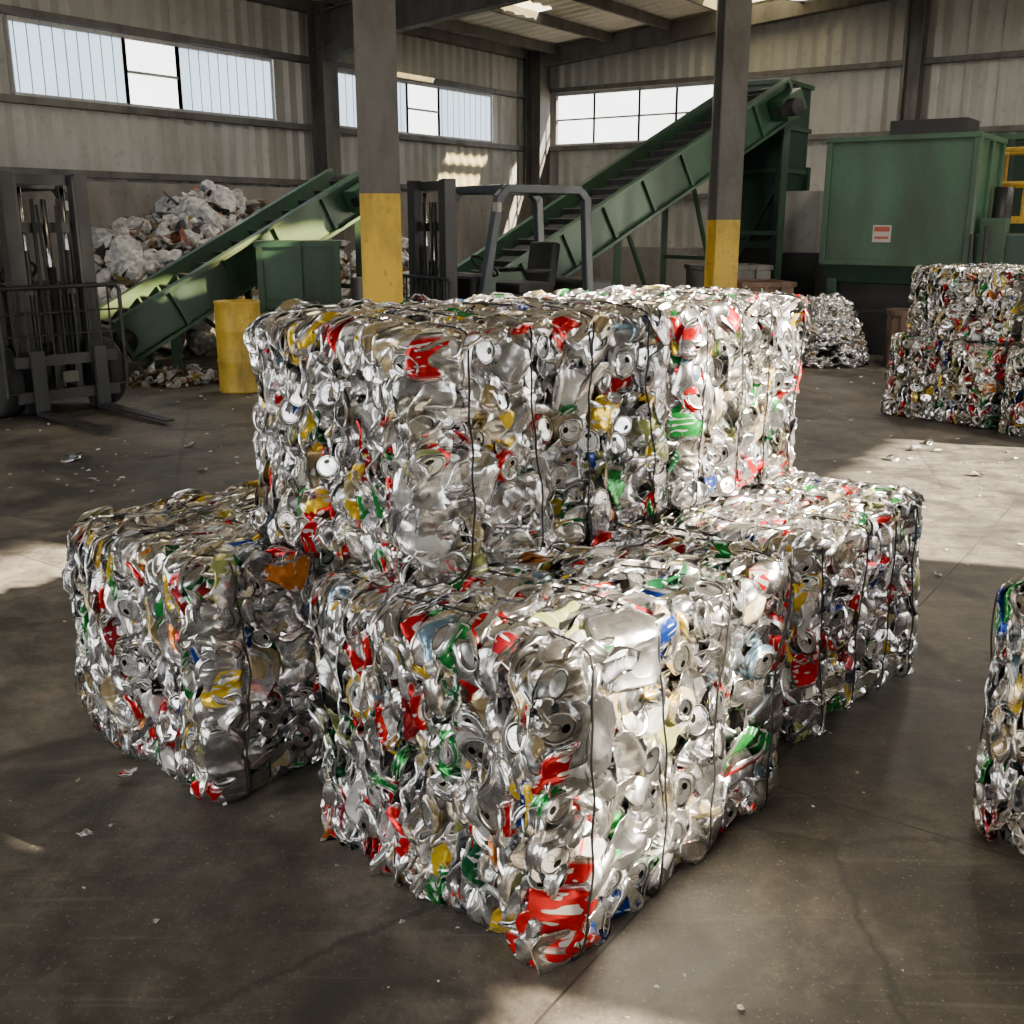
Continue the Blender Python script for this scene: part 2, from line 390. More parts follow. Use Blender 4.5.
SE = 18.0
def bale_mesh(name, L, W, H, seed):
    r = np.random.default_rng(seed)
    hx, hy, hz = L / 2, W / 2, H / 2
    vid, R, T = [], [], []
    def put(v, Rm, t): vid.append(v); R.append(Rm); T.append(t)
    def plates(n): return roty(r.uniform(-np.pi, np.pi, n))
    J = lambda n, s: r.normal(0, s, n)
    # end faces (+-x): flattened cans stacked edge-on in upright layers
    for sx in (-1, 1):
        ys, zs = [], []
        y = -hy + .014
        while y < hy - .005:
            z = -hz + r.uniform(.03, .08)
            while z < hz - .03:
                ys.append(y + r.normal(0, .006)); zs.append(z); z += r.uniform(.07, .13)
            y += r.uniform(.026, .038)
        n = len(ys); t = np.stack([sx * (hx - .030 - r.uniform(0, .06, n)), np.array(ys), np.array(zs)], 1)
        v = np.where(r.random(n) < .75, r.integers(*iP, n), np.where(r.random(n) < .5, r.integers(*iS, n), r.integers(*iH, n)))
        phi = np.where(r.random(n) < .75, J(n, .25), r.uniform(-np.pi, np.pi, n))
        put(v, rotz(J(n, .17)) @ rotx(J(n, .10)) @ roty(phi), t)
        n = 26   # discs facing out
        t = np.stack([sx * (hx - r.uniform(.005, .03, n)), r.uniform(-hy + .05, hy - .05, n), r.uniform(-hz + .05, hz - .05, n)], 1)
        put(r.integers(*iA, n), rotz(np.full(n, -sx * np.pi / 2) + J(n, .45)) @ rotx(J(n, .35)) @ roty(r.uniform(-3, 3, n)), t)
    # top / bottom edge-on
    for sz in (1, -1):
        xs, ys = [], []
        y = -hy + .014
        while y < hy - .005:
            x = -hx + r.uniform(.03, .08)
            while x < hx - .03:
                if sz > 0 or abs(x) > hx - .14 or abs(y) > hy - .14: xs.append(x); ys.append(y + r.normal(0, .007))
                x += r.uniform(.065, .12)
            y += r.uniform(.024, .036)
        n = len(ys); t = np.stack([np.array(xs), np.array(ys), sz * (hz - .03 - r.uniform(0, .035, n))], 1)
        v = np.where(r.random(n) < .6, r.integers(*iP, n), np.where(r.random(n) < .5, r.integers(*iS, n), r.integers(*iH, n)))
        put(v, rotz(J(n, .2)) @ rotx(J(n, .32)) @ plates(n), t)
        if sz > 0:
            n = 60
            t = np.stack([r.uniform(-hx + .05, hx - .05, n), r.uniform(-hy + .05, hy - .05, n), sz * (hz - r.uniform(0.01, .03, n))], 1)
            put(r.integers(iS[0], iA[1], n), rotx(np.full(n, np.pi / 2) + J(n, .3)) @ roty(r.uniform(-3, 3, n)), t)
    # side faces (+-y): plates face-on
    for sy in (-1, 1):
        for layer, sp in ((1, .085), (0, .100)):
            gx, gz = np.meshgrid(np.arange(-hx + .04, hx - .02, sp), np.arange(-hz + .045, hz - .02, sp))
            n = gx.size
            t = np.stack([gx.ravel() + r.uniform(-.03, .03, n), sy * (hy - .018 - layer * .03 - r.uniform(0, .03, n)), gz.ravel() + r.uniform(-.03, .03, n)], 1)
            u = r.random(n)
            v = np.where(u < .34, r.integers(*iS, n), np.where(u < .72, r.integers(*iH, n), r.integers(*iA, n)))
            t[:, 1] += np.where(u >= .72, sy * .014, 0)
            flip = rotz(np.where((sy < 0), np.pi, 0.0) * np.ones(n))
            put(v, rotz(J(n, .22)) @ rotx(J(n, .22)) @ flip @ plates(n), t)
    vid = np.concatenate(vid); R = np.concatenate(R); T = np.concatenate(T)
    V, F, C, Rs = cans(vid, R, T, r)
    half = np.array([hx, hy, hz])
    r0 = r.uniform(0, 6, 6)
    def shape(P):
        q = np.abs(P / half); nn = (q ** SE).sum(1) ** (1 / SE)
        k = np.where(nn > .99, (.99 + .5 * (nn - .99)) / nn, 1.0)
        P = P * k[:, None]
        ph = r0
        x, y, z = P[:, 0], P[:, 1], P[:, 2]
        bul = np.abs(np.sin(np.pi * (x + hx) / L * 4)) * .024
        P2 = P.copy()
        P2[:, 1] += np.sign(y) * bul * np.clip(np.abs(y) / hy, 0, 1) ** 3 + .016 * np.sin(5 * x + ph[0]) * np.sin(4 * z + ph[1])
        P2[:, 0] += .026 * np.sin(4.2 * y + ph[2]) * np.cos(3.5 * z + ph[3]) + .016 * np.sin(11 * y + ph[4])
        P2[:, 2] += np.clip(z / hz, 0, 1) ** 3 * (bul * .4 + .012 * np.sin(6 * x + ph[5]) * np.cos(5 * y + ph[0]))
        return P2
    V = shape(V)
    V[:, 2] = np.maximum(V[:, 2], -hz + .002)
    parts = [(V, F, C, Rs, 0)]
    # near-black inner box, painted shade for the gaps between cans
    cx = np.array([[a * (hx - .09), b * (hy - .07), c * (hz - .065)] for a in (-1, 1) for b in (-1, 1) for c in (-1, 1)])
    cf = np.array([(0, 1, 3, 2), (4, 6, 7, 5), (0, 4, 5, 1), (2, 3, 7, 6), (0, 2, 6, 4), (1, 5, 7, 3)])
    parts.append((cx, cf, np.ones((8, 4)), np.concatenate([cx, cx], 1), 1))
    # baling wires round the y-z loop, in the creases between bulges
    for i in range(4):
        x0 = -hx + L * (i + .5) / 4.0 + r.uniform(-.03, .03)
        a = np.linspace(0, 2 * np.pi, 240, endpoint=False)
        e = 2 / SE
        yy = np.sign(np.cos(a)) * np.abs(np.cos(a)) ** e * hy; zz = np.sign(np.sin(a)) * np.abs(np.sin(a)) ** e * hz
        pts = np.stack([0 * a, yy, zz], 1)
        cl = np.vstack([pts, pts[:1]]); d = np.r_[0, np.cumsum(np.linalg.norm(np.diff(cl, axis=0), axis=1))]
        n = 120
        s = np.linspace(0, d[-1], n, endpoint=False); pts = np.stack([np.interp(s, d, cl[:, j]) for j in range(3)], 1)
        b_ = np.linspace(0, 2 * np.pi, n, endpoint=False)
        pts[:, 0] = x0 + .018 * np.sin(2 * b_ + r.uniform(0, 6)) + .010 * np.sin(5 * b_ + r.uniform(0, 6)) + .004 * np.sin(17 * b_)
        pts = shape(pts)
        sag = 1.030 + .006 * np.sin(9 * b_ + i)
        pts[:, 1:] *= sag[:, None]
        pts[:, 2] = np.maximum(pts[:, 2], -hz + .004)
        tv, tf = tube_np(pts, .0030)
        parts.append((tv, tf, np.ones((len(tv), 4)), np.concatenate([tv, tv], 1), 2))
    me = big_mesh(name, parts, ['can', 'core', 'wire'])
    return me

BL, BW, BH = 1.12, .80, .80
meshes = [bale_mesh('bale_mesh_%s' % c, BL, BW, BH, sd) for c, sd in zip('abcd', (3, 14, 25, 36))]
def place_bale(mi, corner, yaw, z0=0.0, scale=(1, 1, 1), flip=False):
    """corner = nearest vertical edge (local -x,-y)"""
    c = Vector((BL / 2 * scale[0], BW / 2 * scale[1], 0)); Rm = Matrix.Rotation(yaw, 3, 'Z')
    o = D.objects.new('aluminum_can_bale', meshes[mi]); COL.objects.link(o)
    p = Vector((corner[0], corner[1], 0)) + Rm @ c
    o.location = (p.x, p.y, z0 + BH / 2 * scale[2]); o.rotation_euler = (0, 0, yaw + (math.pi if flip else 0)); o.scale = scale
    return o
place_bale(0, (.07, 2.16), math.radians(47.5), 0, (1.04, 1.11, .98))                                  # front
place_bale(1, (-.93, 2.91), math.radians(47), 0, (1, 1.02, .95))       # left
place_bale(2, (.95, 3.30), math.radians(46), 0, (.88, 1.08, .90))      # right
place_bale(3, (-.14, 3.83), math.radians(48), 0, (1, 1, .95))       # hidden behind, carries the upper row
place_bale(3, (-.235, 2.69), math.radians(46.5), .79, (1.02, 1.04, .85))  # upper
place_bale(0, (.565, 3.53), math.radians(47), .79, (.77, .97, .845), True)  # upper, sunlit
# near right bale
place_bale(1, (1.94, 2.22), math.radians(47), 0, (1, 1.02, .94), True)
# far right stacks
place_bale(2, (4.14, 9.08), math.radians(39), 0, (1, 1.32, .9), True)
place_bale(1, (4.26, 9.12), math.radians(41), .73, (1, 1.22, .77))
place_bale(0, (4.75, 8.15), math.radians(37), 0, (1, 1.25, .92), True)
place_bale(3, (4.85, 8.2), math.radians(39), .745, (1, 1.2, .77), True)

# loose can pile
def can_pile(name, n, rx, ry, h, seed):
    r = np.random.default_rng(seed)
    a = r.uniform(0, 2 * np.pi, n); q = np.sqrt(r.random(n))
    x = q * np.cos(a) * rx; y = q * np.sin(a) * ry; z = np.maximum(h * (1 - q ** 3.2) * r.uniform(.8, 1, n), .03)
    R = rotz(r.uniform(-3, 3, n)) @ rotx(r.uniform(-3, 3, n)) @ roty(r.uniform(-3, 3, n))
    V, F, C, Rs = cans(r.integers(0, len(ALLV), n), R, np.stack([x, y, z], 1), r)
    C[:, 3] *= .35
    V[:, 2] = np.maximum(V[:, 2], 0.003)
    me = big_mesh(name, [(V, F, C, Rs, 0)], ['can'])
    o = D.objects.new(name, me); COL.objects.link(o); return o
o = can_pile('loose_can_pile', 900, .56, .50, .82, 5); o.location = (3.95, 13.65, 0)

# ------------------------------------------------------------------ rubbish
def chunk_mesh(name, n, placer, pal, seed, smin, smax, base=None):
    r = np.random.default_rng(seed)
    import bmesh
    bm = bmesh.new(); bmesh.ops.create_icosphere(bm, subdivisions=2, radius=1.0)
    iv = np.array([v.co[:] for v in bm.verts]); faces = [[v.index for v in f.verts] for f in bm.faces]; bm.free()
    off = 0
    vs, fs, cs = [], [], []
    for i in range(n):
        p, ok = placer(r)
        s = r.uniform(smin, smax) * (1.9 if r.random() < .08 else 1)
        kind = r.random()
        sc = np.array([1, 1, .8]) if kind < .38 else (np.array([1.3, .9, .08]) if kind < .8 else np.array([1.6, .3, .25]))
        v = iv.copy(); k = r.normal(size=(4, 3)) * 2.2; ph = r.uniform(0, 6, 4)
        for j in range(4): v *= (1 + .14 * tri(iv @ k[j] + ph[j]))[:, None]
        v *= sc * s
        A = (rotz(r.uniform(-3, 3, 1)) @ rotx(r.uniform(-1, 1, 1)) @ roty(r.uniform(-1, 1, 1)))[0]
        v = v @ A.T + p
        v[:, 2] = np.maximum(v[:, 2], .004)
        ip = r.integers(4) if (kind < .38 and s > smax * .8) else r.integers(len(pal))
        c = np.array(pal[ip]) * r.uniform(.55, 1.1)
        vs.append(v); cs.append(np.tile(np.r_[c, 1], (len(v), 1)))
        fs += [[a + off for a in f] for f in faces]; off += len(v)
    vs = np.concatenate(vs); cs = np.concatenate(cs)
    if base is not None:
        bv, bf, bc = base; fs += [[a + off for a in f] for f in bf]; vs = np.concatenate([vs, bv]); cs = np.concatenate([cs, bc])
    me = D.meshes.new(name); me.from_pydata(vs.tolist(), [], fs); me.materials.append(M['rubbish'])
    a = me.attributes.new('Col', 'FLOAT_COLOR', 'POINT'); a.data.foreach_set('color', cs.astype(np.float32).ravel()); me.update()
    o = D.objects.new(name, me); COL.objects.link(o); return o

def heap(name, rx, ry, h, n, seed, loc, rz, smin=.05, smax=.14, base_z=0, pw=.8):
    hf = lambda x, y: h * max(0, 1 - ((x / rx) ** 2 + (y / ry) ** 2) ** pw) * (1 + .12 * math.sin(3 * x + seed) * math.cos(4 * y))
    def placer(r):
        a = r.uniform(0, 6.283); q = math.sqrt(r.random()) * .97
        x, y = q * math.cos(a) * rx, q * math.sin(a) * ry
        return np.array([x, y, hf(x, y)]), True
    g = 26; bv = []; bf = []
    for i in range(g):
        for j in range(g):
            x = -rx + 2 * rx * i / (g - 1); y = -ry + 2 * ry * j / (g - 1); bv.append((x, y, max(0.003, hf(x, y) - .05)))
    for i in range(g - 1):
        for j in range(g - 1): bf.append([i * g + j, (i + 1) * g + j, (i + 1) * g + j + 1, i * g + j + 1])
    bc = np.tile([.10, .08, .06, 1], (len(bv), 1))
    pal = [(.80, .79, .77), (.70, .70, .68), (.80, .77, .72), (.58, .58, .56), (.58, .54, .46), (.30, .23, .14), (.18, .13, .08), (.36, .26, .15), (.07, .065, .06), (.5, .5, .48), (.42, .10, .05), (.10, .17, .28), (.50, .45, .37), (.13, .09, .06), (.05, .05, .05), (.22, .18, .12), (.66, .64, .6), (.5, .38, .08), (.7, .68, .65), (.25, .17, .1)]
    o = chunk_mesh(name, n, placer, pal, seed, smin, smax, (np.array(bv), bf, bc))
    o.location = (*loc, base_z); o.rotation_euler = (0, 0, rz); return o
WA = math.radians(55.3)   # direction of the long walls
heap('rubbish_pile', 3.1, 1.5, 1.95, 3400, 2, (-4.35, 16.45), WA, .035, .15, pw=1.3)
heap('rubbish_pile', .70, .35, .18, 150, 4, (-3.75, 11.9), .2, .02, .06)
heap('rubbish_pile', 1.2, .9, 1.6, 600, 9, (-1.95, 17.2), WA, .03, .12)

# scattered litter
def litter():
    r = np.random.default_rng(8); vs, fs, cs = [], [], []
    pal = [(.75, .75, .73), (.6, .6, .6), (.8, .8, .8), (.7, .66, .58), (.7, .7, .7), (.3, .28, .24), (.5, .42, .3)]
    for i in range(700):
        y = 1.6 + 12 * r.random() ** .95; x = r.uniform(-.55, .55) * (y + .8)
        s = r.uniform(.003, .010) * (1 if r.random() < .90 else 2.3) * (.6 + y * .14)
        o = len(vs); a = r.uniform(0, 6.28); asp = r.uniform(.3, 1)
        for p in range(3):
            for q in range(3):
                lx, ly = (p - 1) * s, (q - 1) * s * asp
                vs.append((x + lx * math.cos(a) - ly * math.sin(a) + r.normal(0, s * .25), y + lx * math.sin(a) + ly * math.cos(a) + r.normal(0, s * .25), .003 + r.random() * s * .9))
                cs.append((0, 0, 0, 1))
        c = pal[r.integers(len(pal))]
        for k in range(o, len(vs)): cs[k] = (*c, 1)
        for p in range(2):
            for q in range(2): fs.append((o + p * 3 + q, o + (p + 1) * 3 + q, o + (p + 1) * 3 + q + 1, o + p * 3 + q + 1))
    me = D.meshes.new('floor_litter'); me.from_pydata(vs, [], fs); me.materials.append(M['rubbish'])
    a = me.attributes.new('Col', 'FLOAT_COLOR', 'POINT'); a.data.foreach_set('color', np.array(cs, np.float32).ravel()); me.update()
    ob = D.objects.new('floor_litter', me); COL.objects.link(ob)
litter()
# a few shredded can scraps lying about (one object)
def scraps():
    r = np.random.default_rng(21)
    pos = [(-3.35, 7.9), (1.95, 5.15), (3.3, 5.6), (-2.6, 8.4), (-1.25, 3.1), (2.9, 7.9), (3.4, 8.5), (-1.25, 2.75)]
    n = len(pos); T = np.array([[x, y, .02] for x, y in pos])
    R = rotz(r.uniform(-3, 3, n)) @ rotx(np.full(n, np.pi / 2) + r.normal(0, .15, n)) @ roty(r.uniform(-3, 3, n))
    V, F, C, Rs = cans(r.integers(iH[0], iH[1], n), R, np.zeros((n, 3)), r)
    V = (V.reshape(n, NV, 3) * np.array([.9, .6, .8, .5, .3, .5, .5, .25])[:, None, None] + T[:, None, :]).reshape(-1, 3)
    V[:, 2] = np.maximum(V[:, 2], .002)
    ob = D.objects.new('can_scraps', big_mesh('can_scraps', [(V, F, C, Rs, 0)], ['can'])); COL.objects.link(ob)
scraps()

# ------------------------------------------------------------------ building shell
C0 = Vector((.5, 27, 0)); aV = Vector((math.cos(WA), math.sin(WA), 0)); nV = Vector((math.sin(WA), -math.cos(WA), 0))
WID, LEN, EAVE, SL = 19.06, 27.0, 5.6, 0.08
def P(s, r, z): return C0 - aV * s + nV * r + Vector((0, 0, z))
zr = lambda r: EAVE + SL * r

def ribbed_wall(name, origin, d, inward, length, z0, ztop, openings, mat='siding', pitch=.30, depth=.06):
    xs = set([0.0, length])
    x = 0.0
    while x < length:
        for q in (0, .17, .19, .27): xs.add(round(min(length, x + q), 3))
        x += pitch
    for o in openings: xs.add(o[0]); xs.add(o[1])
    xs = sorted(xs)
    def off(x):
        q = (x % pitch)
        return 0 if q < .1701 and q > -1e-6 or q > .2699 else depth
    vs, fs = [], []
    for xa, xb in zip(xs[:-1], xs[1:]):
        if xb - xa < 1e-4: continue
        xm = (xa + xb) / 2
        ops = sorted([o for o in openings if o[0] <= xm <= o[1]], key=lambda o: o[2])
        segs = []; cur = z0
        for o in ops:
            if o[2] > cur: segs.append((cur, o[2], False))
            cur = o[3]
        segs.append((cur, None, True))
        for sa, sb, top in segs:
            za, zb = (sb, sb) if not top else (ztop(xa), ztop(xb))
            oa, ob = off(xa + 1e-4), off(xb + 1e-4)
            k = len(vs)
            pa = origin + d * xa + inward * oa; pb = origin + d * xb + inward * ob
            vs += [(pa.x, pa.y, sa), (pb.x, pb.y, sa), (pb.x, pb.y, zb), (pa.x, pa.y, za)]
            fs.append((k, k + 1, k + 2, k + 3))
    me = D.meshes.new(name); me.from_pydata(vs, [], fs); me.materials.append(M[mat]); me.update()
    o = D.objects.new(name, me); COL.objects.link(o); return o

WZ0, WZ1 = 3.5, 4.5
lw = [(1.73, 6.85, WZ0, WZ1), (8.36, 13.3, WZ0, WZ1), (15.5, 20.5, WZ0, WZ1)]
ribbed_wall('wall_left', C0, -aV, nV, LEN, 0, lambda x: EAVE, lw)
gw = [(.70, 6.3, WZ0, WZ1 + .12)]
ribbed_wall('wall_back', C0, nV, -aV, WID, 0, lambda x: zr(x), gw)
# unseen wall behind the camera, added with two doorways to narrow the daylight
ribbed_wall('wall_front_light_mask', C0 - aV * LEN, nV, aV, WID, 0, lambda x: zr(x), [(3.0, 10.4, 0, 5.0), (13.2, 17.6, 0, 4.8)])
# right long wall: coordinates measured along a from C0 side
aC = C0.dot(aV)
def s_of(a): return aC - a
ow = [(s_of(3.36), s_of(2.85), 2.6, 3.02), (s_of(4.35), s_of(3.56), 3.10, 3.95), (s_of(6.1), s_of(4.98), 3.7, 5.5), (s_of(11.0), s_of(7.4), 0, 3.68), (s_of(17.5), s_of(13.5), 0, 3.8)]  # unseen openings, shaped to aim the sun patches
ribbed_wall('wall_right', C0 + nV * WID, -aV, -nV, LEN, 0, lambda x: zr(WID), ow)

# concrete push walls
def wall_box(name, s0, s1, r0, r1, z0, z1, mat):
    m = MB(); c = (P((s0 + s1) / 2, (r0 + r1) / 2, (z0 + z1) / 2))
    m.box(c, (abs(s1 - s0), abs(r1 - r0), z1 - z0), mat, Matrix.Rotation(WA, 3, 'Z')); return m.obj(name, bevel=.02)
wall_box('wall_push_left', 0, LEN, .07, .30, 0, 2.35, 'conc')
wall_box('wall_push_back', .07, .28, .30, WID, 0, 1.2, 'conc')

# floor
fm = MB(); fm.add([(-40, -30, 0), (45, -30, 0), (45, 60, 0), (-40, 60, 0)], [(0, 1, 2, 3)], 'floor'); fm.obj('floor')

# roof
def roof():
    sk = [(3.4, 4.6, 2.1, 2.7), (.4, 1.9, 4.9, 6.9), (9, 11.5, 13.5, 14.5), (16, 18.5, 9, 10)]  # second opening is placed to throw sun on the left wall
    m = MB(); pit = .35
    ss = [0.0, LEN]; x = 0
    while x < LEN:
        for q in (0, .22, .25, .32): ss.append(round(min(LEN, x + q), 3))
        x += pit
    for k in sk: ss += [k[0], k[1]]
    ss = sorted(set(ss))
    off = lambda x: 0 if (x % pit) < .2201 or (x % pit) > .3199 else -.03
    for a, b in zip(ss[:-1], ss[1:]):
        if b - a < 1e-4: continue
        mid = (a + b) / 2; cur = 0; segs = []
        for k in sorted([k for k in sk if k[0] < mid < k[1]], key=lambda k: k[2]): segs.append((cur, k[2])); cur = k[3]
        segs.append((cur, WID))
        for r0, r1 in segs:
            m.add([P(a, r0, zr(r0) + off(a + 1e-4)), P(b, r0, zr(r0) + off(b + 1e-4)), P(b, r1, zr(r1) + off(b + 1e-4)), P(a, r1, zr(r1) + off(a + 1e-4))], [(0, 1, 2, 3)], 'roof')
    for k in sk: m.add([P(k[0], k[2], zr(k[2])), P(k[1], k[2], zr(k[2])), P(k[1], k[3], zr(k[3])), P(k[0], k[3], zr(k[3]))], [(0, 1, 2, 3)], 'skyl')
    m.obj('ceiling')
roof()

# structure
st = MB()
def hcol(m, p, rot, w, z0, z1, mat, t=.03):
    R = Matrix.Rotation(rot, 3, 'Z'); h = z1 - z0
    for sx in (-1, 1): m.box(Vector(p) + R @ Vector((0, sx * (w / 2 - t / 2), 0)) + Vector((0, 0, (z0 + z1) / 2)), (w, t, h), mat, R)
    m.box(Vector(p) + Vector((0, 0, (z0 + z1) / 2)), (t, w - 2 * t, h), mat, R)
for s in (7.4, 14.6, 21.8):
    p = P(s, .34, 0); hcol(st, (p.x, p.y, 0), WA, .36, 0, zr(.3) - .1, 'steel')
    # rafter
    for zo, h, w in ((-.12, .03, .22), (-.42, .6, .02), (-.73, .03, .22)):
        st.beam(P(s, .1, zr(.1) + zo - .12), P(s, WID - .1, zr(WID) + zo - .12), w, h, 'steel')
    st.beam(P(s, .3, 4.6), P(s, 1.3, zr(1.3) - .8), .2, .25, 'steel')
p = P(.4, .4, 0); hcol(st, (p.x, p.y, 0), WA, .42, 0, zr(.3) - .05, 'steel')
for r in (8.9, 14.5):
    p = P(.3, r, 0); hcol(st, (p.x, p.y, 0), WA, .32, 0, zr(r) - .05, 'steel')
st.beam(P(.35, .1, zr(0) - .25), P(.35, WID, zr(WID) - .25), .25, .35, 'steel')
st.obj('steel_frame')
pu = MB(); r = .9
while r < WID:
    pu.beam(P(0, r, zr(r) - .13), P(LEN, r, zr(r) - .13), .07, .2, 'steel'); r += 1.45
pu.obj('roof_purlins')
g = MB()
for z in (WZ0 - .08, WZ1 + .08, 2.45): g.beam(P(.1, .13, z), P(LEN, .13, z), .14, .10, 'steel')
for z in (WZ0 - .08, WZ1 + .2, 2.3): g.beam(P(.15, .1, z), P(.15, WID, z), .14, .10, 'steel')
g.beam(P(.1, .12, EAVE - .12), P(LEN, .12, EAVE - .12), .2, .2, 'steel')
g.obj('wall_girts')

# added fill lamps under the roof, out of view, to brighten the interior
def fill_lamp(s, r_, watts):
    zt = zr(r_) - .9; p = P(s, r_, 0); e = empty('added_fill_lamp', (p.x, p.y, zt))
    m = MB(); m.lathe((0, 0, 0), (0, 0, 1), [(.30, -.02), (.31, 0), (.22, .16), (.10, .24), (.09, .42), (.001, .43)], 'steel', 24)
    m.cyl((0, 0, .42), (0, 0, .65), .012, 'dsteel', 8); m.obj('fill_reflector', parent=e)
    m = MB(); m.lathe((0, 0, 0), (0, 0, 1), [(.001, 0), (.27, 0)], 'lens', 24); m.obj('lens', parent=e)
    l = D.lights.new('fill_light', 'AREA'); l.shape = 'DISK'; l.size = .5; l.energy = watts; l.color = (1, .90, .78)
    lo = D.objects.new('fill_light', l); COL.objects.link(lo); lo.parent = e; lo.location = (0, 0, -.03)
for s, r_ in ((4.0, 8.0), (4.0, 13.5), (10.8, 5.2), (10.8, 12.5)): fill_lamp(s, r_, 160)

# windows
def window(name, pf, segs, z0, z1):
    m = MB()
    for a, b, k, nm in segs:
        m.add([pf(a, z0), pf(b, z0), pf(b, z1), pf(a, z1)], [(0, 1, 2, 3)], k)
        n = nm
        for i in range(n + 1):
            x = a + (b - a) * i / n; m.beam(pf(x, z0), pf(x, z1), .05, .05, 'frame')
        if k == 'glass': m.beam(pf(a, (z0 + z1) / 2), pf(b, (z0 + z1) / 2), .04, .04, 'frame')
        else:
            x = a + .2
            while x < b: m.beam(pf(x, z0), pf(x, z1), .012, .012, 'fiber'); x += .2
    a, b = segs[0][0], segs[-1][1]
    m.beam(pf(a, z0), pf(b, z0), .06, .06, 'frame'); m.beam(pf(a, z1), pf(b, z1), .06, .06, 'frame')
    m.obj(name)
pl = lambda x, z: P(x, .015, z)
window('window_1', pl, [(8.36, 10.4, 'fiber', 1), (10.4, 11.4, 'glass', 1), (11.4, 13.3, 'fiber', 1)], WZ0, WZ1)
window('window_2', pl, [(1.73, 3.64, 'fiber', 1), (3.64, 4.68, 'glass', 1), (4.68, 6.85, 'fiber', 1)], WZ0, WZ1)
window('window_3', pl, [(15.5, 17.5, 'fiber', 1), (17.5, 18.5, 'glass', 1), (18.5, 20.5, 'fiber', 1)], WZ0, WZ1)
pg = lambda x, z: P(.015, x, z)
window('window_4', pg, [(.70, 1.71, 'glass', 1), (1.71, 2.88, 'glass', 1), (2.88, 3.8, 'glass', 1), (3.8, 4.9, 'glass', 1), (4.9, 6.3, 'glass', 1)], WZ0, WZ1 + .12)

# interior columns
def column(loc, w, zy, ztop, rot):
    m = MB()
    hcol(m, (0, 0, 0), 0, w, 0, zy, 'yellow', .035); hcol(m, (0, 0, 0), 0, w, zy, ztop, 'steel', .035)
    m.box((0, 0, .015), (w * 1.5, w * 1.5, .03), 'dsteel')
    for a in (-1, 1):
        for b in (-1, 1): m.cyl((a * w * .6, b * w * .6, .03), (a * w * .6, b * w * .6, .06), .02, 'dsteel', 8)
    m.obj('steel_column', loc, rot, bevel=.004)
column((-1.03, 8.6, 0), .31, 1.96, 6.2, math.radians(8))
column((2.02, 10.5, 0), .24, 1.77, 6.4, math.radians(12))

